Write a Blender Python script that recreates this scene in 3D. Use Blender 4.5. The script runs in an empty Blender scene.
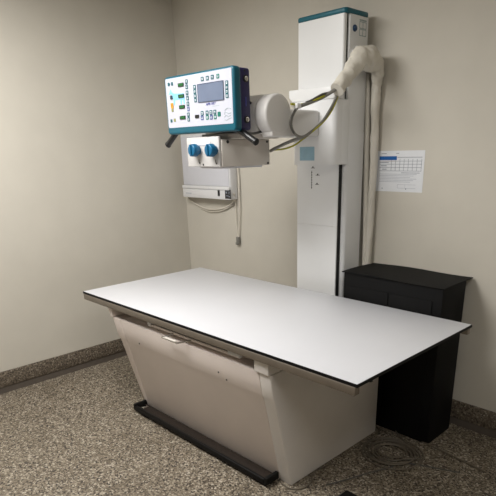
import bpy, bmesh, math, random
from mathutils import Vector, Matrix, noise
random.seed(7)
sc = bpy.context.scene
COL = sc.collection
PI = math.pi

# ------------------------------------------------------------------ materials
def lin(c):
    return tuple(((v/255)/12.92 if v/255 <= .04045 else ((v/255+.055)/1.055)**2.4) for v in c) + (1,)

def mat(name, rgb, rough=.5, metal=0, vary=.04, scale=30, bump=0, bscale=200, spec=.5, emit=None, coat=0):
    m = bpy.data.materials.new(name); m.use_nodes = True
    nt = m.node_tree; b = nt.nodes['Principled BSDF']
    b.inputs['Roughness'].default_value = rough
    b.inputs['Metallic'].default_value = metal
    b.inputs['Specular IOR Level'].default_value = spec
    b.inputs['Coat Weight'].default_value = coat
    tc = nt.nodes.new('ShaderNodeTexCoord')
    n = nt.nodes.new('ShaderNodeTexNoise'); n.inputs['Scale'].default_value = scale
    n.inputs['Detail'].default_value = 4
    nt.links.new(tc.outputs['Object'], n.inputs['Vector'])
    r = nt.nodes.new('ShaderNodeValToRGB'); c = lin(rgb)
    r.color_ramp.elements[0].position = .3; r.color_ramp.elements[1].position = .7
    r.color_ramp.elements[0].color = tuple(v*(1-vary) for v in c[:3]) + (1,)
    r.color_ramp.elements[1].color = tuple(min(1, v*(1+vary)) for v in c[:3]) + (1,)
    nt.links.new(n.outputs['Fac'], r.inputs['Fac'])
    nt.links.new(r.outputs['Color'], b.inputs['Base Color'])
    if bump:
        n2 = nt.nodes.new('ShaderNodeTexNoise'); n2.inputs['Scale'].default_value = bscale
        nt.links.new(tc.outputs['Object'], n2.inputs['Vector'])
        bp = nt.nodes.new('ShaderNodeBump'); bp.inputs['Strength'].default_value = bump
        bp.inputs['Distance'].default_value = .002
        nt.links.new(n2.outputs['Fac'], bp.inputs['Height'])
        nt.links.new(bp.outputs['Normal'], b.inputs['Normal'])
    if emit:
        b.inputs['Emission Color'].default_value = lin(emit[0]); b.inputs['Emission Strength'].default_value = emit[1]
    return m

def speckle(name, cols, scale, rough=.55):
    m = bpy.data.materials.new(name); m.use_nodes = True
    nt = m.node_tree; b = nt.nodes['Principled BSDF']; b.inputs['Roughness'].default_value = rough
    tc = nt.nodes.new('ShaderNodeTexCoord')
    v = nt.nodes.new('ShaderNodeTexVoronoi'); v.inputs['Scale'].default_value = scale
    nt.links.new(tc.outputs['Object'], v.inputs['Vector'])
    sp = nt.nodes.new('ShaderNodeSeparateColor'); nt.links.new(v.outputs['Color'], sp.inputs['Color'])
    r = nt.nodes.new('ShaderNodeValToRGB'); r.color_ramp.interpolation = 'CONSTANT'
    els = r.color_ramp.elements
    els[0].position = 0; els[0].color = lin(cols[0][1])
    els[1].position = cols[1][0]; els[1].color = lin(cols[1][1])
    for p, c in cols[2:]:
        e = els.new(p); e.color = lin(c)
    nt.links.new(sp.outputs['Red'], r.inputs['Fac'])
    n = nt.nodes.new('ShaderNodeTexNoise'); n.inputs['Scale'].default_value = 3; n.inputs['Detail'].default_value = 5
    nt.links.new(tc.outputs['Object'], n.inputs['Vector'])
    r2 = nt.nodes.new('ShaderNodeValToRGB')
    r2.color_ramp.elements[0].position = .3; r2.color_ramp.elements[0].color = (.86, .85, .83, 1)
    r2.color_ramp.elements[1].position = .7; r2.color_ramp.elements[1].color = (1, 1, 1, 1)
    nt.links.new(n.outputs['Fac'], r2.inputs['Fac'])
    mx = nt.nodes.new('ShaderNodeMix'); mx.data_type = 'RGBA'; mx.blend_type = 'MULTIPLY'; mx.inputs[0].default_value = 1
    nt.links.new(r.outputs['Color'], mx.inputs[6]); nt.links.new(r2.outputs['Color'], mx.inputs[7])
    nt.links.new(mx.outputs[2], b.inputs['Base Color'])
    bp = nt.nodes.new('ShaderNodeBump'); bp.inputs['Strength'].default_value = .25; bp.inputs['Distance'].default_value = .001
    nt.links.new(v.outputs['Distance'], bp.inputs['Height']); nt.links.new(bp.outputs['Normal'], b.inputs['Normal'])
    return m

M = {
 'wall': mat('wall_paint', (203, 198, 187), .75, vary=.02, scale=6, bump=.08, bscale=350, spec=.25),
 'ceil': mat('ceiling_paint', (222, 219, 212), .85, vary=.02),
 'floor': speckle('speckled_epoxy_floor', [(0, (45, 39, 34)), (.14, (88, 78, 66)), (.38, (119, 109, 94)), (.70, (147, 137, 121)), (.90, (180, 172, 158))], 130),
 'base': speckle('speckled_epoxy_cove', [(0, (66, 58, 50)), (.16, (94, 84, 73)), (.45, (112, 102, 89)), (.78, (130, 120, 106)), (.94, (156, 147, 134))], 130),
 'dark_strip': mat('dark_lower_strip', (92, 84, 77), .6, vary=.08),
 'laminate': mat('white_laminate', (206, 207, 212), .38, vary=.01, scale=4),
 'edge': mat('black_edge', (10, 10, 11), .6, spec=.2),
 'alu': mat('brushed_aluminium', (132, 123, 112), .45, metal=.6, vary=.06, scale=12),
 'enamel': mat('beige_enamel', (231, 220, 214), .42, vary=.025, scale=5, bump=.05, bscale=500),
 'endenamel': mat('bounce_cooled_enamel', (228, 223, 219), .42, vary=.03, scale=5, bump=.05, bscale=500),  # base enamel again, its colour cooled to offset warm light off the floor
 'white': mat('white_enamel', (233, 234, 235), .36, vary=.015, scale=4),
 'tubewhite': mat('grey_enamel', (218, 216, 214), .4, vary=.015, scale=6),
 'collim': mat('warm_grey_enamel', (208, 202, 195), .42, vary=.02, scale=8),
 'collimfront': mat('collimator_front', (200, 198, 197), .4, vary=.015),
 'teal': mat('teal_plastic', (0, 88, 108), .38, vary=.04),
 'capteal': mat('cap_teal_plastic', (0, 92, 108), .4, vary=.04),
 'navy': mat('navy_plastic', (34, 30, 78), .4, vary=.05),
 'panel': mat('panel_membrane', (192, 194, 207), .4, vary=.01),
 'screen': mat('lcd_screen', (104, 116, 140), .2, vary=.05, scale=9),
 'screenrim': mat('lcd_rim', (74, 84, 108), .4),
 'keyteal': mat('teal_key', (16, 84, 94), .45),
 'keywhite': mat('white_key', (214, 224, 232), .45),
 'keyblue': mat('blue_key', (70, 80, 140), .45),
 'keygreen': mat('green_key', (20, 112, 98), .45),
 'keydark': mat('dark_mark', (38, 62, 74), .45),
 'green': mat('green_display', (16, 92, 40), .3, vary=.25, scale=180),
 'blackdisp': mat('black_display', (14, 18, 16), .25),
 'orange': mat('orange_lamp', (226, 158, 50), .35),
 'olive': mat('olive_key', (140, 142, 92), .45),
 'horse': mat('pale_blue_print', (132, 196, 232), .45, vary=.05),
 'printblue': mat('blue_print', (60, 66, 150), .5),
 'printgrey': mat('grey_print', (150, 168, 172), .5),
 'black': mat('black_plastic', (22, 22, 24), .35, vary=.06),
 'rubber': mat('black_rubber', (13, 12, 11), .6, spec=.2, vary=.12, scale=60, bump=.3, bscale=600),
 'tread': mat('dark_tread', (40, 33, 28), .6, spec=.25, vary=.15, scale=60, bump=.3, bscale=600),
 'darksteel': mat('dark_steel', (92, 88, 84), .3, metal=.9),
 'chrome': mat('chrome', (200, 198, 194), .18, metal=1),
 'knob': mat('blue_knob', (8, 92, 132), .38, vary=.05),
 'bluebtn': mat('dark_blue_button', (20, 60, 100), .35),
 'sticker': mat('pale_blue_sticker', (150, 186, 204), .5, vary=.05, scale=25),
 'mark': mat('black_print', (40, 40, 42), .6),
 'slot': mat('black_slot', (10, 10, 10), .7),
 'cloth': mat('white_sleeve_fabric', (216, 211, 200), .8, vary=.03, scale=14, bump=.3, bscale=260, spec=.2),
 'cablegrey': mat('grey_cable', (126, 124, 118), .5),
 'cabledark': mat('dark_grey_cable', (84, 82, 78), .5),
 'cableyellow': mat('yellow_green_cable', (168, 166, 40), .5),
 'cablewhite': mat('white_cable', (216, 210, 198), .5),
 'cablebrown': mat('taupe_cable', (100, 92, 80), .6),
 'viewer': mat('white_viewer_plastic', (226, 226, 228), .4, vary=.015),
 'opal': mat('opal_acrylic', (218, 219, 227), .3, vary=.01),
 'paper': mat('printed_paper', (226, 228, 232), .7, vary=.015, spec=.2),
 'header': mat('blue_header_print', (40, 96, 164), .65, spec=.2),
 'ink': mat('grey_ink', (138, 144, 156), .7, spec=.2),
 'inkfaint': mat('faint_ink', (186, 190, 198), .7, spec=.2),
 'cabinet': mat('black_cover', (8, 8, 9), .65, spec=.18, vary=.1, scale=10),
 'fixture': mat('light_fixture', (230, 230, 228), .5),
 'diffuser': mat('light_diffuser', (250, 248, 240), .5, emit=((255, 247, 232), 4)),
}

# ------------------------------------------------------------------ geometry helpers
def merge(bm, src):
    me = bpy.data.meshes.new('tmp'); src.to_mesh(me); src.free(); bm.from_mesh(me); bpy.data.meshes.remove(me)

def box(bm, x0, x1, y0, y1, z0, z1, bev=0, seg=2, edges=None):
    b = bmesh.new(); bmesh.ops.create_cube(b, size=1)
    for v in b.verts:
        v.co = Vector(((x0+x1)/2 + v.co.x*(x1-x0), (y0+y1)/2 + v.co.y*(y1-y0), (z0+z1)/2 + v.co.z*(z1-z0)))
    if bev:
        es = [e for e in b.edges if edges is None or edges((e.verts[0].co+e.verts[1].co)/2, (e.verts[1].co-e.verts[0].co).normalized())]
        bmesh.ops.bevel(b, geom=es, offset=bev, segments=seg, profile=.5, affect='EDGES')
    merge(bm, b)

def prism(bm, pts, axis, a, c, bev=0, seg=2):
    """polygon pts in the two other axes, extruded along axis from a to c"""
    b = bmesh.new(); i = 'xyz'.index(axis)
    def mk(p, t):
        l = list(p); l.insert(i, t); return b.verts.new(l)
    A = [mk(p, a) for p in pts]; Bv = [mk(p, c) for p in pts]; n = len(pts)
    b.faces.new(A); b.faces.new(Bv[::-1])
    for k in range(n):
        b.faces.new((A[k], Bv[k], Bv[(k+1) % n], A[(k+1) % n]))
    bmesh.ops.recalc_face_normals(b, faces=b.faces)
    if bev:
        es = [e for e in b.edges if len(e.link_faces) == 2 and e.calc_face_angle(0) > .5]
        bmesh.ops.bevel(b, geom=es, offset=bev, segments=seg, profile=.5, affect='EDGES')
    merge(bm, b)

def rrect(a0, a1, b0, b1, r, n=6):
    out = []
    for cx, cy, s in ((a1-r, b1-r, 0), (a0+r, b1-r, 1), (a0+r, b0+r, 2), (a1-r, b0+r, 3)):
        for k in range(n+1):
            t = PI/2*(s + k/n); out.append((cx+r*math.cos(t), cy+r*math.sin(t)))
    return out

def cyl(bm, p, q, r, r2=None, n=24, bev=0):
    b = bmesh.new(); p = Vector(p); q = Vector(q); d = q-p
    bmesh.ops.create_cone(b, cap_ends=True, segments=n, radius1=r, radius2=r if r2 is None else r2, depth=d.length)
    if bev:
        es = [e for e in b.edges if len(e.link_faces) == 2 and e.calc_face_angle(0) > 1]
        bmesh.ops.bevel(b, geom=es, offset=bev, segments=3, profile=.5, affect='EDGES')
    rot = d.to_track_quat('Z', 'Y').to_matrix().to_4x4()
    bmesh.ops.transform(b, matrix=Matrix.Translation((p+q)/2) @ rot, verts=b.verts)
    merge(bm, b)

def catmull(pts, n=8):
    P = [Vector(p) for p in pts]; P = [P[0]*2-P[1]] + P + [P[-1]*2-P[-2]]; out = []
    for i in range(1, len(P)-2):
        for k in range(n):
            t = k/n; a, b, c, d = P[i-1:i+3]
            out.append(.5*((2*b) + (c-a)*t + (2*a-5*b+4*c-d)*t*t + (3*b-a-3*c+d)*t**3))
    out.append(P[-2]); return out

def tube(bm, pts, r, n=10, smooth=8, wob=0, caps=True):
    """r a number, or a list of radii one per control point; wob wrinkles the skin"""
    path = catmull(pts, smooth) if smooth else [Vector(p) for p in pts]
    N = len(path)
    def rad(i):
        if not isinstance(r, (list, tuple)): return r
        t = i/(N-1)*(len(r)-1); k = min(int(t), len(r)-2); return r[k]+(r[k+1]-r[k])*(t-k)
    prev = None; rings = []
    for i, p in enumerate(path):
        d = (path[min(i+1, N-1)]-path[max(i-1, 0)]).normalized()
        if prev is None:
            u = d.cross(Vector((0, 0, 1)) if abs(d.z) < .9 else Vector((0, 1, 0))).normalized()
        else:
            u = (prev-d*prev.dot(d)).normalized()
        prev = u; w = d.cross(u); ring = []
        for k in range(n):
            a = 2*PI*k/n; rr = rad(i)
            if wob:
                rr *= 1 + wob*(math.sin(2*a+i*.31)*.5 + math.sin(3*a-i*.47+1)*.45 + math.sin(i*.6+5*a)*.2*math.sin(i*.21+a) + random.uniform(-.12, .12))
            co = p+u*(rr*math.cos(a))+w*(rr*math.sin(a))
            if wob:
                nd = u*math.cos(a)+w*math.sin(a); k_ = rr/.045
                co = co+nd*k_*wob*(.085*abs(noise.noise(co*19))-.03+.05*(abs(noise.noise(co*41+Vector((3,1,2))))-.2))
            ring.append(bm.verts.new(co))
        rings.append(ring)
    for A, B in zip(rings, rings[1:]):
        for k in range(n):
            bm.faces.new((A[k], A[(k+1) % n], B[(k+1) % n], B[k]))
    if caps:
        bm.faces.new(rings[0][::-1]); bm.faces.new(rings[-1])

def obj(name, bm, m, parent=None, angle=35, **props):
    bmesh.ops.recalc_face_normals(bm, faces=bm.faces)
    me = bpy.data.meshes.new(name); bm.to_mesh(me); bm.free()
    for f in me.polygons: f.use_smooth = True
    me.set_sharp_from_angle(angle=math.radians(angle))
    me.materials.append(m)
    o = bpy.data.objects.new(name, me); COL.objects.link(o)
    if parent is not None:
        o.parent = parent; o.matrix_parent_inverse = Matrix.Translation(-parent.location)
    for k, v in props.items(): o[k] = v
    return o

def thing(name, label, cat, loc):
    o = bpy.data.objects.new(name, None); COL.objects.link(o); o.location = loc
    o.empty_display_size = .1; o['label'] = label; o['category'] = cat
    return o

def B(): return bmesh.new()

def quick_box(name, m, parent, *a, **k):
    props = {q: k.pop(q) for q in ('label', 'kind') if q in k}
    b = B(); box(b, *a, **k); return obj(name, b, m, parent, **props)

def text(name, body, size, m, parent, origin, ux, uy, depth=.0006, shear=0, width=None):
    cu = bpy.data.curves.new('txt', 'FONT'); cu.body = body; cu.size = size; cu.shear = shear
    cu.align_x = 'CENTER'; cu.align_y = 'CENTER'; cu.extrude = depth
    t = bpy.data.objects.new('txt', cu); COL.objects.link(t)
    bpy.context.view_layer.update()
    me = bpy.data.meshes.new_from_object(t.evaluated_get(bpy.context.evaluated_depsgraph_get()))
    bpy.data.objects.remove(t)
    b = B(); b.from_mesh(me); bpy.data.meshes.remove(me)
    ux = Vector(ux); uy = Vector(uy); n = ux.cross(uy)
    if width:
        xs = [v.co.x for v in b.verts]; k = width/(max(xs)-min(xs))
        for v in b.verts: v.co.x *= k
    for v in b.verts:
        v.co = Vector(origin)+ux*v.co.x+uy*v.co.y+n*v.co.z
    return obj(name, b, m, parent)

# ------------------------------------------------------------------ the room
X0, X1, Y0, Y1, ZC = -.6135, 5.6, -4.2, 1.34, 2.75
def shell(name, *a, m='wall', **k):
    o = quick_box(name, M[m], None, *a, **k); o['kind'] = 'structure'; return o
shell('floor', X0-.15, X1+.15, Y0-.15, Y1+.15, -.12, 0, m='floor')
shell('ceiling', X0-.15, X1+.15, Y0-.15, Y1+.15, ZC, ZC+.1, m='ceil')
shell('wall_left', X0-.12, X0, Y0, Y1+.12, 0, ZC)
shell('wall_back', X0, X1, Y1, Y1+.12, 0, ZC)
shell('wall_right', X1, X1+.12, Y0, Y1+.12, 0, ZC)
shell('wall_front', X0, X1, Y0-.12, Y0, 0, ZC)
# speckled coved skirting above a dark strip
def skirting(side, x0, x1, y0, y1, dx, dy):
    b = B(); box(b, x0, x1+dx*.012, y0-dy*.012, y1, .05, .164, bev=.004)
    o = obj('baseboard_'+side, b, M['base']); o['kind'] = 'structure'
    b = B(); box(b, x0, x1+dx*.006, y0-dy*.006, y1, 0.0, .05)
    o = obj('trim_'+('1' if side == 'left' else '2'), b, M['dark_strip']); o['kind'] = 'structure'
skirting('left', X0, X0+.001, Y0, Y1, 1, 0)
skirting('back', X0+.014, X1, Y1-.001, Y1, 0, 1)

# ceiling lights out of the picture; second panel added to brighten the column's side
LIGHTS = [(.75, -.95, 66, 1.2, 1.2), (3.4, -.95, 19, .58, 1.15)]
for i, (x, y, w, sx, sy) in enumerate(LIGHTS):
    t = thing('ceiling_light', ['flat white ceiling light panel above the front of the table',
                                'flat white ceiling light panel, added unseen on the open side to brighten the column'][i], 'ceiling light', (x, y, ZC))
    b = B(); box(b, x-sx/2-.03, x+sx/2+.03, y-sy/2-.03, y+sy/2+.03, ZC-.03, ZC-.001)
    obj('frame', b, M['fixture'], t)
    b = B(); box(b, x-sx/2, x+sx/2, y-sy/2, y+sy/2, ZC-.036, ZC-.0301)
    obj('diffuser', b, M['diffuser'], t)
    ld = bpy.data.lights.new('panel_light', 'AREA'); ld.shape = 'RECTANGLE'; ld.size = sx; ld.size_y = sy
    ld.energy = w; ld.color = (1, .995, .985)
    lo = bpy.data.objects.new('panel_light', ld); COL.objects.link(lo); lo.location = (x, y, ZC-.045)

# ------------------------------------------------------------------ the table
L, W, ZT = 2.168, .971, .78
tb = thing('examination_table', 'long white-topped x-ray table with slanted beige pedestal base and black edging', 'table', (1.0, .5, 0))
b = B(); box(b, .002, L-.002, .002, W-.002, .768, ZT, bev=.003)
obj('tabletop', b, M['laminate'], tb)
# black edging around the slab
b = B()
prism(b, [(0, 0), (L, 0), (L, W), (0, W)], 'z', .765, .7785)
for v in b.verts:
    pass
obj('edge_strip', b, M['edge'], tb)
b = B(); box(b, .03, L-.03, .03, W-.03, .745, .7645)
obj('underside_frame', b, M['alu'], tb)
# long rails of brushed metal on the two long sides
def rail(y0, y1):
    b = B(); prism(b, [(y0, .729), (y1, .729), (y1, .7648), (y0, .7648)], 'x', .012, L-.008, bev=.0025)
    return obj('side_rail', b, M['alu'], tb)
rail(-.004, .028); rail(W-.028, W+.004)
b = B(); cyl(b, (2.145, .12, .750), (2.145, .12, .764), .006, n=12); cyl(b, (2.145, .12, .747), (2.145, .12, .751), .010, n=12)
obj('stop_screw', b, M['mark'], tb)
# pedestal base
def front(z): return .167-.209*z
zs = (.0, .528, .66)
prof = [(front(0), 0), (front(.515), .515), (.0495, .530), (.031, .66), (.93, .66), (.93, 0)]
b = B(); prism(b, prof, 'x', .383, 1.598, bev=.004)
obj('base', b, M['enamel'], tb)
def end_panel(xb0, xb1, xt0, xt1, m):
    b = B(); n = len(prof)
    A = [b.verts.new((xb0+(xt0-xb0)*z/.66, y, z)) for y, z in prof]
    C = [b.verts.new((xb1+(xt1-xb1)*z/.66, y, z)) for y, z in prof]
    b.faces.new(A); b.faces.new(C[::-1])
    for k in range(n): b.faces.new((A[k], C[k], C[(k+1) % n], A[(k+1) % n]))
    bmesh.ops.recalc_face_normals(b, faces=b.faces)
    bmesh.ops.bevel(b, geom=[e for e in b.edges if e.calc_face_angle(0) > .5], offset=.006, segments=3, profile=.5, affect='EDGES')
    return obj('end_panel', b, m, tb)
end_panel(.352, .382, .29, .3815, M['enamel'])
end_panel(1.5995, 1.676, 1.5995, 1.676, M['endenamel'])
b = B(); box(b, 1.583, 1.676, .018, .92, .662, .744, bev=.005)
obj('support_block', b, M['endenamel'], tb)
b = B(); prism(b, [(.25, .744), (.29, .662), (.312, .662), (.312, .744)], 'y', .02, .92, bev=.004)
obj('support_block', b, M['enamel'], tb)
b = B(); box(b, .315, 1.58, .12, .9, .661, .744)
obj('inner_carriage', b, M['enamel'], tb)
# film tray rail with its dark slot
b = B(); box(b, .70, 1.46, .040, .118, .683, .698, bev=.003)
tr = obj('tray_rail', b, M['enamel'], tb)
b = B(); box(b, .80, 1.38, .046, .116, .6985, .7435); obj('tray_slot', b, M['slot'], tr)
b = B(); box(b, .690, .722, .030, .052, .685, .712, bev=.006, seg=3); obj('end_stop', b, M['viewer'], tr)
b = B(); box(b, 1.385, 1.475, .030, .052, .690, .712, bev=.006, seg=3); obj('end_stop', b, M['viewer'], tr)
b = B(); tube(b, [(.935, .06, .690), (.905, -.01, .678), (.912, -.016, .677), (1.035, -.018, .677), (1.042, -.012, .677), (1.098, .06, .690)], .0045, n=8, smooth=4)
hd = obj('tray_handle', b, M['chrome'], tb, label='bent metal tray handle')
b = B(); box(b, .925, 1.030, -.026, -.008, .6825, .686, bev=.0015); obj('grip_plate', b, M['collim'], hd)
# fixing screws on the slanted front
nrm = Vector((0, -1, -.209)).normalized()
for p in ((0.549, 0.062, 0.537), (1.293, 0.062, 0.565), (1.349, 0.062, 0.538)):
    x, z = p[0], p[2]; y = front(z)
    if z > .53: y = .0495-(z-.53)/.13*.0185
    b = B(); cyl(b, Vector((x, y, z))-nrm*.004, Vector((x, y, z))+nrm*.002, .005, n=12); obj('screw', b, M['mark'], tb)
# foot pedal bar along the floor
fp = B()
prism(fp, [(.062, .018), (.062, .045), (.066, .050), (.078, .050), (.081, .046), (.081, .03), (.080, .018)], 'x', .374, 1.580, bev=.003)
pedal = obj('foot_pedal', fp, M['rubber'], tb)
b = B(); box(b, .376, 1.578, .0815, .153, .02, .034, bev=.002); obj('pedal_tread', b, M['tread'], pedal)
b = B(); box(b, .354, .374, .064, .225, .018, .060, bev=.004); obj('pedal_end', b, M['rubber'], pedal)
b = B(); box(b, 1.580, 1.602, .064, .156, .018, .058, bev=.004); obj('pedal_end', b, M['rubber'], pedal)
b = B(); box(b, .378, .425, .095, .135, .0342, .038, bev=.001); obj('pedal_plate', b, M['chrome'], pedal)
for x in (.45, 1.0, 1.52):
    b = B(); box(b, x, x+.06, .075, .145, 0, .0178); obj('pedal_foot', b, M['rubber'], pedal)

# ------------------------------------------------------------------ the tube stand
CX0, CX1, CY0, CY1, CZ = .9046, 1.2464, 1.0816, 1.290, 2.2968
ts = thing('x_ray_tube_stand', 'tall white column carrying an x-ray tube arm with teal control panel', 'x-ray machine', (1.075, 1.19, 0))
vert = lambda c, d: abs(d.z) > .9
def vslab(x0, x1, y0, y1, z0, z1, r, front_only=True):
    b = B(); box(b, x0, x1, y0, y1, z0, z1, bev=r, seg=4, edges=lambda c, d: abs(d.z) > .9 and (not front_only or c.y < (y0+y1)/2)); return b
obj('front_cover', vslab(CX0, CX1-.010, CY0, CY0+.022, 1.60, CZ-.016, .012), M['white'], ts)
obj('front_cover', vslab(CX0-.004, CX1-.026, CY0, CY0+.008, .0, 1.168, .004), M['white'], ts)
obj('front_cover', vslab(CX0-.004, CX1-.026, CY0, CY0+.008, 1.1692, 1.5985, .004), M['white'], ts)
b = B(); box(b, CX0+.012, CX1-.014, CY0+.0225, CY0+.0375, 1.6, CZ-.018); box(b, CX0+.004, CX1-.0265, CY0+.0085, CY0+.0405, 0, 1.5995); obj('guide_slot', b, M['slot'], ts)
b = B(); box(b, CX0, CX1, CY0+.041, CY1, 0, 1.70, bev=.024, seg=5, edges=lambda c, d: abs(d.z) > .9 and c.y < 1.2); obj('column_body', b, M['white'], ts)
b = B(); box(b, CX0, CX1, CY0+.038, CY1, 1.7001, CZ-.016, bev=.006, seg=2, edges=vert); obj('column_body', b, M['white'], ts)
b = B(); prism(b, rrect(CX0-.004, CX1+.003, CY0-.004, CY1+.002, .022), 'z', CZ-.0155, CZ+.010, bev=.008, seg=3)
obj('top_cap', b, M['capteal'], ts)
b = B(); cyl(b, (CX1-.001, 1.159, 2.217), (CX1+.004, 1.159, 2.217), .0165, n=28); cyl(b, (CX1+.004, 1.159, 2.217), (CX1+.011, 1.159, 2.217), .0145, .0135, n=28, bev=.002)
obj('round_button', b, M['bluebtn'], ts, label='dark blue round button')
b = B()
for (y0, z0) in ((1.203, 2.222), (1.203, 2.187), (1.203, 2.258)):
    w_, h_ = .064, .030 if z0 < 2.25 else .004
    box(b, CX1+.0003, CX1+.0011, y0, y0+w_, z0, z0+.003); box(b, CX1+.0003, CX1+.0011, y0, y0+w_, z0+h_, z0+h_+.003)
    for q in range(3): box(b, CX1+.0003, CX1+.0011, y0+q*(w_-.003)/2*1, y0+q*(w_-.003)/2+.003, z0, z0+h_)
obj('grid_decal', b, M['printgrey'], ts)
# latch plate on the side beneath the button
b = B(); box(b, CX1, CX1+.012, 1.135, 1.185, 2.03, 2.115, bev=.004); box(b, CX1, CX1+.018, 1.165, 1.20, 2.10, 2.135, bev=.005)
obj('cable_clamp', b, M['tubewhite'], ts)
# carriage
b = B(); box(b, .940, 1.256, .992, 1.080, 1.526, 1.866, bev=.034, seg=5, edges=lambda c, d: abs(d.z) > .9 and c.y < 1.03)
box(b, 1.2475, 1.2562, 1.06, 1.128, 1.5262, 1.866, bev=.003, edges=vert)
ca = obj('carriage', b, M['white'], ts)
b = B(); prism(b, [(.922, 1.930), (.922, 1.890), (.950, 1.8663), (1.256, 1.8663), (1.256, 1.930)], 'y', .985, 1.0795, bev=.006)
obj('carriage_lid', b, M['white'], ca)
p0 = (1.004, 0.991, 1.625); p1 = (1.115, 0.991, 1.550)
b = B(); box(b, p0[0], p1[0], .9905, .9918, p1[2], p0[2]); obj('blue_sticker', b, M['sticker'], ca)
# scale marks printed under the carriage
for p, w_ in (((1.030, 1.081, 1.508), .030), ((1.068, 1.081, 1.467), .030), ((1.064, 1.081, 1.414), .030)):
    b = B(); box(b, p[0]-w_/2, p[0]+w_/2, 1.0803, 1.0814, p[2]-.004, p[2]-.0015); box(b, p[0]-w_*.15, p[0]+w_*.15, 1.08035, 1.0814, p[2]-.002, p[2]+.006)
    obj('height_mark', b, M['mark'], ts)
b = B(); box(b, 1.020, 1.0225, 1.0803, 1.0814, 1.385, 1.49)
for v in range(7): box(b, 1.0175, 1.0252, 1.0802, 1.08145, 1.39+.0145*v, 1.395+.0145*v)
obj('height_scale', b, M['mark'], ts)
# arm
b = B(); box(b, .93, 1.150, .70, .9915, 1.677, 1.813, bev=.012, seg=3)
arm = obj('tube_arm', b, M['tubewhite'], ts)
# tube housing: cylinder along x, D-shaped end cover
b = B(); cyl(b, (.70, .565, 1.785), (1.155, .565, 1.785), .088, n=48, bev=.012)
box(b, .74, 1.150, .49, .70, 1.69, 1.76, bev=.015, seg=3)
th = obj('tube_housing', b, M['tubewhite'], ts)
b = B(); cyl(b, (1.158, .567, 1.777), (1.240, .567, 1.777), .0945, n=56, bev=.012); box(b, 1.162, 1.2385, .516, .684, 1.672, 1.79, bev=.010, seg=3)
obj('end_cover', b, M['tubewhite'], th)
b = B(); cyl(b, (1.12, .49, 1.83), (1.12, .472, 1.838), .006, n=12); obj('housing_screw', b, M['mark'], th)
# dark yoke between housing and collimator
b = B(); box(b, .80, 1.11, .42, .70, 1.668, 1.697, bev=.004)
obj('mount_plate', b, M['collim'], th)
b = B(); tube(b, [(1.10, .42, 1.700), (1.14, .47, 1.690), (1.15, .53, 1.700), (1.14, .58, 1.715)], .006, n=8); obj('housing_cable', b, M['cabledark'], th)
# collimator
b = B(); box(b, .765, 1.028, .366, .712, 1.535, 1.667, bev=.004)
co = obj('collimator', b, M['collim'], ts)
b = B(); box(b, .757, 1.022, .350, .3655, 1.536, 1.682, bev=.004); cf = obj('collimator_front', b, M['collimfront'], co)
b = B(); box(b, .80, .955, .3475, .3498, 1.640, 1.662, bev=.001); obj('scale_window', b, M['opal'], cf)
for c in ((0.855, 0.315, 1.618), (0.993, 0.315, 1.616)):
    b = B(); cyl(b, (c[0], .3495, c[2]), (c[0], .335, c[2]), .022, n=28)
    cyl(b, (c[0], .335, c[2]), (c[0], .300, c[2]), .0325, .030, n=28, bev=.006)
    box(b, c[0]-.006, c[0]+.006, .293, .303, c[2]-.029, c[2]+.029, bev=.003)
    obj('knob', b, M['knob'], co, label='round blue knob')
    b = B(); box(b, c[0]-.002, c[0]+.002, .3490, .3498, c[2]-.062, c[2]-.045); cyl(b, (c[0]+.006, .3498, c[2]-.064), (c[0]+.006, .348, c[2]-.064), .004, n=10)
    obj('index_mark', b, M['mark'], co)
b = B(); cyl(b, (.89, .3498, 1.546), (.89, .348, 1.546), .005, n=10); obj('index_mark', b, M['mark'], co)
for (u, z, r) in ((.405, 1.655, .008), (.69, 1.655, .006), (.695, 1.545, .006)):
    b = B(); cyl(b, (1.0275, u, z), (1.031, u, z), r, n=14); obj('collimator_screw', b, M['mark'], co)
b = B(); box(b, .80, 1.00, .40, .68, 1.525, 1.5348, bev=.002); obj('beam_window', b, M['opal'], co)

# control panel
YP = .33
TL, TR, BR, BL = (0.635, 0.330, 1.979), (1.178, 0.330, 1.976), (1.168, 0.330, 1.711), (0.647, 0.330, 1.725)
x0, x1 = (TL[0]+BL[0])/2-.018, (TR[0]+BR[0])/2+.004; z0, z1 = (BL[2]+BR[2])/2-.018, (TL[2]+TR[2])/2+.004
b = B(); prism(b, rrect(x0, x1, z0, z1, .018), 'y', YP, YP+.046, bev=.010, seg=3)
cp = obj('control_panel', b, M['teal'], ts, label='teal framed control panel with screen and keys')
b = B(); prism(b, rrect(x0+.006, x1-.004, z0+.004, z1-.004, .015), 'y', YP+.0463, YP+.108, bev=.008, seg=3)
cpb = obj('rear_housing', b, M['navy'], cp)
b = B(); box(b, x0+.06, x1-.06, YP+.109, .49, z0+.05, z1-.05, bev=.006); obj('panel_bracket', b, M['tubewhite'], cp)
f0, f1 = (0.663, 0.330, 1.964), (1.154, 0.330, 1.742)
b = B(); prism(b, rrect(x0+.014, x1-.014, z0+.034, z1-.010, .006), 'y', YP-.0012, YP+.004)
obj('face_plate', b, M['panel'], cp)
def flat(name, m, c, w, h, t=.0022, r=None, parent=None):
    b = B()
    if r: prism(b, rrect(c[0]-w/2, c[0]+w/2, c[2]-h/2, c[2]+h/2, r, 3), 'y', YP-.0012-t, YP-.0014)
    else: box(b, c[0]-w/2, c[0]+w/2, YP-.0012-t, YP-.0014, c[2]-h/2, c[2]+h/2)
    return obj(name, b, m, parent or cp)
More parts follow.
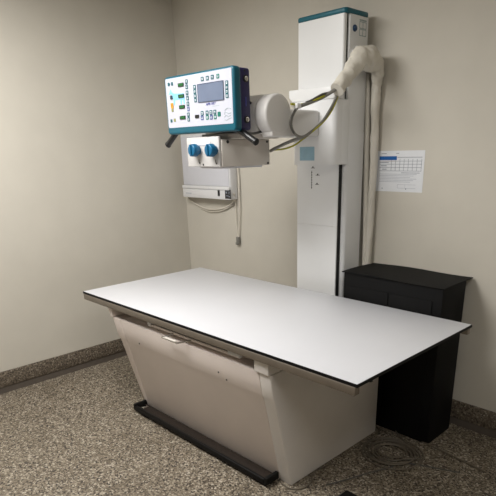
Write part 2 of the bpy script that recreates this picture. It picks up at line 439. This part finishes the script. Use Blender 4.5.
# screen
s0, s1, s2, s3 = (0.911, 0.330, 1.921), (1.103, 0.330, 1.921), (1.101, 0.330, 1.843), (0.910, 0.330, 1.844)
sx0, sx1 = (s0[0]+s3[0])/2, (s1[0]+s2[0])/2; sz0, sz1 = (s2[2]+s3[2])/2, (s0[2]+s1[2])/2
ctr = ((sx0+sx1)/2, 0, (sz0+sz1)/2)
flat('screen', M['screen'], ctr, sx1-sx0, sz1-sz0, t=.0030)
b = B()
for (a0, a1, c0, c1) in ((sx0-.003, sx1+.003, sz1, sz1+.003), (sx0-.003, sx1+.003, sz0-.003, sz0), (sx0-.003, sx0, sz0, sz1), (sx1, sx1+.003, sz0, sz1)):
    box(b, a0, a1, YP-.0052, YP-.0014, c0, c1)
obj('screen_rim', b, M['screenrim'], cp)
def key(c, mk='keywhite', dot='keydark', w=.0155, h=.0155):
    # membrane key: teal outline, pale middle, dark sign
    flat('key', M['keyteal'], c, w, h, .0016, .003)
    k = [o for o in cp.children if o.name.startswith('key')][-1]
    return k
def add_key(c, frame='keyteal', mid='keywhite', sign='keydark', w=.0165, h=.0165, seed=0):
    k = flat('key', M[frame], c, w, h, .0016, .003)
    flat('key_face', M[mid], c, w*.50, h*.50, .0024, parent=k)
    if sign:
        b = B(); s = seed % 4
        if s == 0: box(b, c[0]-w*.2, c[0]+w*.2, YP-.0042, YP-.0037, c[2]-h*.07, c[2]+h*.07)
        elif s == 1: box(b, c[0]-w*.07, c[0]+w*.07, YP-.0042, YP-.0037, c[2]-h*.2, c[2]+h*.2)
        elif s == 2: prism(b, [(c[0]-w*.2, c[2]-h*.18), (c[0]+w*.2, c[2]-h*.18), (c[0], c[2]+h*.2)], 'y', YP-.0042, YP-.0037)
        else: prism(b, [(c[0]-w*.2, c[2]+h*.18), (c[0]+w*.2, c[2]+h*.18), (c[0], c[2]-h*.2)], 'y', YP-.0042, YP-.0037)
        obj('key_sign', b, M[sign], k)
    return k
# keys beside the four green readouts
for i, c in enumerate(((0.820, 0.330, 1.944), (0.819, 0.330, 1.921), (0.819, 0.330, 1.893), (0.820, 0.330, 1.869), (0.820, 0.330, 1.842),
                       (0.821, 0.330, 1.818), (0.818, 0.330, 1.791), (0.818, 0.330, 1.769))):
    add_key(c, 'keyblue' if i in (5,) else 'keyteal', seed=2+i % 2, w=.020, h=.0205)
# columns left and right of the screen
for i, c in enumerate(((0.883, 0.330, 1.914), (0.883, 0.330, 1.894), (0.884, 0.330, 1.874), (0.884, 0.330, 1.854),
                       (1.128, 0.330, 1.911), (1.127, 0.330, 1.892), (1.127, 0.330, 1.875), (1.127, 0.330, 1.856))):
    add_key(c, 'keyteal', seed=i % 2, w=.021, h=.0195)
for i, c in enumerate(((0.948, 0.330, 1.944), (0.987, 0.330, 1.944), (1.025, 0.330, 1.945), (1.066, 0.330, 1.945))):
    add_key(c, 'keygreen' if i == 3 else 'keyteal', seed=i, w=.021, h=.0195)
for i, c in enumerate(((0.932, 0.330, 1.791), (0.930, 0.330, 1.770), (0.971, 0.330, 1.791), (0.971, 0.330, 1.770), (1.001, 0.330, 1.791),
                       (1.002, 0.330, 1.769), (1.031, 0.330, 1.791), (1.032, 0.330, 1.769))):
    add_key(c, ('keyteal', 'keyblue', 'keyteal', 'keygreen')[i % 4], seed=i*3, w=.021, h=.0205)
flat('key', M['keygreen'], (1.063, 0.330, 1.780), .022, .021, .002, .004)
for i, c in enumerate(((0.667, 0.330, 1.945), (0.696, 0.330, 1.945), (0.666, 0.330, 1.769), (0.696, 0.330, 1.771))):
    flat('key', M[('keyteal', 'keyteal', 'keyteal', 'olive')[i]], c, .016, .016, .002, .003)
flat('key', M['keydark'], (0.683, 0.330, 1.882), .018, .018, .0045, .003)
lamp = flat('indicator_lamp', M['orange'], (0.683, 0.330, 1.842), .021, .026, .003, .003)
c = (0.683, 0.330, 1.842)
b = B(); prism(b, [(c[0]-.002, c[2]+.008), (c[0]+.005, c[2]), (c[0], c[2]), (c[0]+.002, c[2]-.008), (c[0]-.005, c[2]), (c[0], c[2])], 'y', YP-.005, YP-.0044); obj('lamp_sign', b, M['mark'], lamp)
flat('key', M['olive'], (0.683, 0.330, 1.820), .016, .015, .002, .003)
for c in ((0.772, 0.330, 1.934), (0.769, 0.330, 1.882), (0.769, 0.330, 1.831), (0.769, 0.330, 1.780)):
    d = flat('readout', M['blackdisp'], c, .047, .0165, .004)
    b = B(); box(b, c[0]-.018, c[0]+.021, YP-.0062, YP-.0054, c[2]-.006, c[2]+.006); obj('lit_segment', b, M['green'], d)
flat('readout', M['blackdisp'], (0.890, 0.330, 1.779), .030, .0145, .004)
# pale blue animal pictogram behind the keys
hp = [(0.659, 0.330, 1.896), (0.679, 0.330, 1.921), (0.687, 0.330, 1.908), (0.706, 0.330, 1.898), (0.792, 0.330, 1.894), (0.796, 0.330, 1.869),
      (0.794, 0.330, 1.843), (0.786, 0.330, 1.844), (0.781, 0.330, 1.864), (0.772, 0.330, 1.862), (0.767, 0.330, 1.842), (0.758, 0.330, 1.843),
      (0.758, 0.330, 1.866), (0.712, 0.330, 1.867), (0.707, 0.330, 1.842), (0.698, 0.330, 1.843), (0.696, 0.330, 1.869), (0.693, 0.330, 1.886), (0.682, 0.330, 1.896)]
b = B(); prism(b, [(p[0], p[2]) for p in hp], 'y', YP-.0022, YP-.0013)
obj('animal_pictogram', b, M['horse'], cp)
# printed name and the outline drawings on the lower right
c = (1.002, 0.330, 1.829)
text('printed_name', 'APR-VET', .017, M['printblue'], cp, (c[0], YP-.0020, c[2]), (1, 0, 0), (0, 0, 1), shear=.25, width=.078)
c = (1.040, 0.330, 1.818)
b = B(); box(b, c[0]-.026, c[0]+.026, YP-.002, YP-.0014, c[2]-.001, c[2]+.001); obj('printed_rule', b, M['printgrey'], cp)
def outline(pts, name='outline_drawing'):
    b = B(); tube(b, [(p[0], YP-.0018, p[2]) for p in pts], .0011, n=6, smooth=4); obj(name, b, M['printgrey'], cp)
outline(((1.105, 0.330, 1.793), (1.120, 0.330, 1.801), (1.138, 0.330, 1.802), (1.150, 0.330, 1.797)))
outline(((1.101, 0.330, 1.776), (1.109, 0.330, 1.788), (1.123, 0.330, 1.781), (1.137, 0.330, 1.779), (1.151, 0.330, 1.782)))
outline(((1.101, 0.330, 1.764), (1.114, 0.330, 1.772), (1.128, 0.330, 1.766), (1.148, 0.330, 1.770)))
outline(((1.102, 0.330, 1.754), (1.116, 0.330, 1.750), (1.131, 0.330, 1.755), (1.151, 0.330, 1.759)))
# side locks and screws on the navy rear housing
sx = x1-.004
for z in (z1-.052, z0+.052):
    b = B(); cyl(b, (sx-.002, YP+.078, z), (sx+.004, YP+.078, z), .0165, n=24); obj('lock_ring', b, M['black'], cpb)
    b = B(); cyl(b, (sx+.004, YP+.078, z), (sx+.008, YP+.078, z), .0115, n=20); box(b, sx+.0075, sx+.011, YP+.074, YP+.082, z-.010, z+.010, bev=.001); obj('lock', b, M['chrome'], cpb)
b = B(); cyl(b, (sx-.001, YP+.073, z1-.018), (sx+.002, YP+.073, z1-.018), .005, n=12); obj('side_screw', b, M['mark'], cpb)
b = B(); box(b, sx, sx+.0012, YP+.074, YP+.079, (z0+z1)/2-.03, (z0+z1)/2+.01); obj('side_label', b, M['printblue'], cpb)
# black steering handles splayed below the panel
for p, q in (((1.106, 0.390, 1.723), (1.254, 0.390, 1.648)), ((0.644, 0.390, 1.730), (0.527, 0.390, 1.650))):
    b = B(); cyl(b, p, q, .0155, n=20, bev=.005); d = (Vector(q)-Vector(p)).normalized()
    cyl(b, Vector(q)-d*.012, Vector(q)+d*.004, .0175, n=20, bev=.004); obj('steering_handle', b, M['black'], ts)

# ------------------------------------------------------------------ cable harness in its white sleeve
ch = thing('cable_harness', 'crumpled white cable sleeve looped over the column side with grey and yellow cables', 'cables', (1.29, 1.31, .1))
S = [(1.330, 0.912, 1.896), (1.330, 0.956, 1.936), (1.330, 1.002, 1.972), (1.332, 1.050, 2.015), (1.335, 1.097, 2.052), (1.335, 1.165, 2.065), (1.315, 1.262, 2.049), (1.321, 1.285, 2.013), (1.313, 1.300, 1.970), (1.305, 1.306, 1.910), (1.306, 1.308, 1.763), (1.313, 1.308, 1.544), (1.309, 1.308, 1.255), (1.306, 1.308, 0.932)]
S = S + [(1.302, 1.308, .40), (1.302, 1.308, .03)]
b = B(); tube(b, S, [.038, .038, .039, .045, .058, .060, .052, .040, .031, .027, .025, .023, .022, .022, .022, .022], n=36, smooth=14, wob=.10)
obj('sleeve', b, M['cloth'], ch, angle=60)
S2 = [(1.237, 1.312, 2.009), (1.244, 1.314, 1.873), (1.256, 1.314, 1.544), (1.278, 1.314, 0.927), (1.264, 1.314, .03)]
b = B(); tube(b, S2, [.012, .018, .018, .018, .018], n=16, smooth=10, wob=.03)
obj('sleeve', b, M['cloth'], ch, angle=60)
def cable(pts, r, m):
    b = B(); tube(b, pts, r, n=8, smooth=8); obj('cable', b, M[m], ch)
op = (1.330, 0.928, 1.911)
cable([op, (1.290, 0.863, 1.869), (1.280, 0.779, 1.840), (1.270, 0.712, 1.821), (1.265, 0.683, 1.814)], .009, 'cablegrey')
cable([op, (1.295, 0.898, 1.884), (1.290, 0.806, 1.853), (1.270, 0.735, 1.830), (1.262, 0.683, 1.823), (1.255, 0.638, 1.824)], .0055, 'cableyellow')
cable([op, (1.298, 0.902, 1.889), (1.290, 0.838, 1.874), (1.280, 0.771, 1.846), (1.272, 0.733, 1.833)], .006, 'cabledark')
cable([(1.265, 0.687, 1.814), (1.262, 0.664, 1.797), (1.262, 0.634, 1.755), (1.262, 0.634, 1.713), (1.262, 0.668, 1.681), (1.265, 0.719, 1.672), (1.270, 0.785, 1.700), (1.280, 0.854, 1.745), (1.290, 0.907, 1.804), (1.295, 0.950, 1.863), op], .0075, 'cablegrey')
cable([(1.262, 0.675, 1.807), (1.265, 0.649, 1.787), (1.268, 0.624, 1.757), (1.270, 0.617, 1.722), (1.270, 0.644, 1.687)], .005, 'cabledark')
cable([(1.270, 0.713, 1.670), (1.220, 0.691, 1.656), (1.140, 0.700, 1.637), (1.070, 0.703, 1.617), (1.040, 0.706, 1.607)], .0085, 'cablegrey')
cable([op, (1.300, 0.956, 1.868), (1.295, 0.918, 1.804), (1.285, 0.865, 1.749), (1.275, 0.787, 1.700), (1.250, 0.736, 1.662), (1.200, 0.721, 1.632), (1.120, 0.721, 1.615), (1.038, 0.708, 1.612)], .0045, 'cableyellow')
b = B(); p = (1.265, 0.676, 1.816); box(b, p[0]-.014, p[0]+.014, p[1]-.016, p[1]+.016, p[2]-.012, p[2]+.012, bev=.004); obj('cable_clip', b, M['viewer'], ch)

# ------------------------------------------------------------------ film viewer on the back wall
fv = thing('film_viewer', 'white wall-mounted x-ray film light box with black switch and hanging cord', 'light box', (-.2, 1.335, 1.26))
vx0, vx1, vz0, vz1, vy = -.53, .060, 1.262, 1.745, 1.25
b = B(); box(b, vx0, vx1, vy+.012, 1.338, vz0, vz1, bev=.008, seg=3); hs = obj('housing', b, M['viewer'], fv)
b = B(); box(b, vx0+.012, vx1-.012, vy+.006, vy+.0118, vz0+.10, vz1-.02, bev=.002); obj('viewing_screen', b, M['opal'], fv)
b = B(); box(b, vx0, vx1, vy, vy+.0118, vz0, vz0+.068, bev=.004); box(b, vx0, vx1, vy-.004, vy+.0118, vz0+.070, vz0+.095, bev=.004); obj('control_strip', b, M['viewer'], fv)
b = B(); c = (-0.063, 1.250, 1.308); box(b, c[0]-.011, c[0]+.011, vy-.006, vy, c[2]-.022, c[2]+.022, bev=.002); obj('switch', b, M['black'], fv, label='black rocker switch')
b = B(); c = (0.043, 1.250, 1.304); box(b, c[0]-.034, c[0]+.034, vy-.0012, vy-.0001, c[2]-.034, c[2]+.034); lb = obj('rating_label', b, M['mark'], fv)
b = B()
for dx, dz, w_, h_ in ((-.018, .012, .016, .014), (.014, .016, .02, .006), (.012, .004, .02, .004), (-.006, -.012, .03, .005), (.016, -.018, .016, .006)):
    box(b, c[0]+dx-w_/2, c[0]+dx+w_/2, vy-.0020, vy-.00125, c[2]+dz-h_/2, c[2]+dz+h_/2)
obj('label_print', b, M['ink'], lb)
b = B(); c = (-0.448, 1.250, 1.294)
box(b, c[0]-.045, c[0]+.035, vy-.0008, vy-.0001, c[2]-.003, c[2]+.004); obj('nameplate', b, M['inkfaint'], fv)
b = B(); tube(b, [(.050, 1.29, 1.30), (0.061, 1.300, 1.296), (0.011, 1.315, 1.233), (-0.121, 1.322, 1.183), (-0.303, 1.325, 1.168), (-0.447, 1.325, 1.197), (-0.559, 1.320, 1.246), (-0.568, 1.310, 1.295)], .006, n=8)
obj('power_cord', b, M['cablewhite'], fv)
b = B(); tube(b, [(0.011, 1.325, 1.217), (-0.125, 1.325, 1.167), (-0.279, 1.325, 1.150), (-0.413, 1.328, 1.170)], .004, n=8); obj('power_cord', b, M['cablewhite'], fv)
b = B(); tube(b, [(.055, 1.30, 1.66), (0.092, 1.318, 1.463), (0.095, 1.318, 1.296), (0.086, 1.318, 1.107), (0.067, 1.318, 0.966)], .0055, n=8); pc = obj('pull_cord', b, M['cablewhite'], fv)
b = B(); tube(b, [(.055, 1.30, 1.31), (0.041, 1.322, 1.271), (0.046, 1.322, 1.089), (0.058, 1.322, 0.973)], .0035, n=8); obj('pull_cord', b, M['cablewhite'], fv)
p = (0.063, 1.318, 0.946); b = B(); box(b, p[0]-.014, p[0]+.014, 1.306, 1.33, p[2]-.028, p[2]+.03, bev=.006, seg=3); box(b, p[0]-.024, p[0]-.004, 1.31, 1.326, p[2]-.035, p[2]-.015, bev=.003)
obj('plug', b, M['cablegrey'], pc)

# ------------------------------------------------------------------ printed chart on the back wall
wx0, wx1, wz0, wz1, wy = 1.314, 1.628, 1.366, 1.594, 1.3385
b = B(); box(b, wx0, wx1, wy, 1.3398, wz0, wz1)
pp = obj('wall_chart', b, M['paper']); pp['label'] = 'white printed chart with blue header bar on the wall beside the column'; pp['category'] = 'paper sheet'
def ink(m, rects, t, name):
    b = B()
    for x, z, w_, h_ in rects: box(b, wx0+x, wx0+x+w_, wy-t, wy-.0001, wz1-z-h_, wz1-z)
    obj(name, b, M[m], pp)
ink('header', [(.018, .030, .118, .021)], .0007, 'header_bar')
g = [(.02, .056, .28, .0022), (.02, .073, .28, .0022), (.02, .091, .28, .0022), (.02, .110, .28, .0022), (.14, .035, .16, .003)]
g += [(.10+.028*i, .046, .0022, .064) for i in range(8)]
ink('ink', g, .0006, 'table_grid')
ink('ink', [(.022, .062, .06, .004), (.03, .081, .04, .004), (.04, .100, .03, .004), (.03, .014, .035, .003), (.13, .013, .02, .003), (.17, .120, .12, .003)], .0008, 'text_lines')
ink('inkfaint', [(.022, .128+.0085*i, .25-.02*(i % 3), .003) for i in range(6)] + [(.15, .186, .12, .002), (.15, .206, .12, .002), (.15, .186, .002, .02), (.20, .186, .002, .02)], .0005, 'text_lines')
ink('ink', [(.044, .208, .006, .006), (.205, .208, .006, .006)], .0009, 'pin_marks')

# ------------------------------------------------------------------ black covered equipment cabinet by the wall
cb = thing('equipment_cabinet', 'black covered equipment cabinet against the wall behind the table', 'cabinet', (1.65, 1.16, 0))
b = B(); box(b, 1.347, 1.985, 1.0, 1.265, 0, .925, bev=.008)
obj('body', b, M['cabinet'], cb)
b = B()
nx, ny = 26, 12
def cover(u, v):
    x = 1.340+u*.652; y = .9905+v*.335
    z = .931+.004*math.sin(7*u+2*v)*math.sin(3*v+1)-.012*max(0, u-.45)*(1-v)
    return (x, y, z)
vs = [[b.verts.new(cover(i/nx, j/ny)) for j in range(ny+1)] for i in range(nx+1)]
for i in range(nx):
    for j in range(ny): b.faces.new((vs[i][j], vs[i+1][j], vs[i+1][j+1], vs[i][j+1]))
ext = bmesh.ops.extrude_face_region(b, geom=b.faces[:])
for v in [e for e in ext['geom'] if isinstance(e, bmesh.types.BMVert)]: v.co.z = .9255 - .0
obj('cover', b, M['cabinet'], cb)
b = B(); box(b, 1.40, 1.66, .9945, .9995, .08, .85, bev=.002); obj('door', b, M['cabinet'], cb)
b = B(); box(b, 1.67, 1.93, .9945, .9995, .08, .85, bev=.002); obj('door', b, M['cabinet'], cb)

# ------------------------------------------------------------------ cables and foot switch on the floor
b = B(); pts = []
cx, cy = 1.885, .775
for k in range(6*14+1):
    a = 2*PI*k/14; lap = k/14
    rr = .160-.015*lap+.010*math.sin(lap*2.1)
    pts.append((cx+rr*1.08*math.cos(a)+.008*math.sin(lap*3), cy+rr*math.sin(a)+.006*math.cos(lap*2.3), .006+.0045*(lap % 3)))
pts += [(cx+.09, cy-.02, .018), (2.02, .83, .02), (1.781, 0.989, 0.012), (1.812, 1.006, 0.010), (1.868, 1.014, 0.008), (2.35, .95, .006)]
tube(b, pts, .0048, n=7, smooth=3)
o = obj('floor_cable', b, M['cablebrown']); o['label'] = 'taupe cable lying coiled on the floor right of the table base'; o['category'] = 'cable'
b = B(); tube(b, [(1.581, 0.176, 0.006), (1.639, 0.146, 0.006), (1.695, 0.145, 0.006), (1.736, 0.190, 0.006), (1.732, 0.257, 0.006), (1.702, 0.302, 0.006), (1.685, 0.355, 0.006), (1.701, 0.455, 0.006)], .0048, n=7)
o = obj('floor_cable', b, M['cablebrown']); o['label'] = 'taupe cable curling around the bottom corner of the table base'; o['category'] = 'cable'
b = B(); tube(b, [(1.803, 0.292, 0.004), (1.848, 0.393, 0.004), (1.898, 0.527, 0.004), (1.955, 0.650, 0.004), (1.991, 0.743, 0.004), (2.25, .86, .004)], .0038, n=7)
o = obj('floor_cable', b, M['cabledark']); o['label'] = 'thin dark cable stretched across the floor in front of the coil'; o['category'] = 'cable'
q = (1.926, 0.288, 0.030)
fs = thing('foot_switch', 'black foot switch on the floor at the bottom edge of the picture', 'foot switch', (q[0]+.066, q[1]-.049, 0))
fx, fy = q[0]+.066, q[1]-.049
b = B(); prism(b, rrect(fx-.07, fx+.07, fy-.055, fy+.055, .02), 'z', 0, .03, bev=.006); obj('housing', b, M['black'], fs)
b = B(); prism(b, [(fy-.045, .031), (fy+.045, .031), (fy+.045, .046), (fy-.045, .038)], 'x', fx-.055, fx+.055, bev=.003); obj('pedal', b, M['rubber'], fs)

# ------------------------------------------------------------------ camera
cam = bpy.data.cameras.new('camera'); co_ = bpy.data.objects.new('camera', cam); COL.objects.link(co_)
r_ = Vector((0.7101429, 0.70377342, -0.02000115)); u_ = Vector((-0.23934974, 0.26803747, 0.93320288)); f_ = Vector((-0.66212444, 0.65792013, -0.35879289))
mw = Matrix((r_, u_, -f_)).transposed().to_4x4(); mw.translation = Vector((3.1978, -1.4978, 1.606))
co_.matrix_world = mw
cam.sensor_width = 36; cam.sensor_fit = 'HORIZONTAL'
cam.lens = 522.2/496*36; cam.shift_x = (248-267.163)/496; cam.shift_y = (351.989-248)/496
cam.clip_start = .02
sc.camera = co_

w = bpy.data.worlds.new('world'); sc.world = w; w.use_nodes = True
w.node_tree.nodes['Background'].inputs['Color'].default_value = (.9, .93, 1, 1)
w.node_tree.nodes['Background'].inputs['Strength'].default_value = .0
vs_ = sc.view_settings
vs_.view_transform = 'Standard'; vs_.look = 'None'; vs_.gamma = 1; vs_.use_curve_mapping = False; vs_.exposure = 0.0
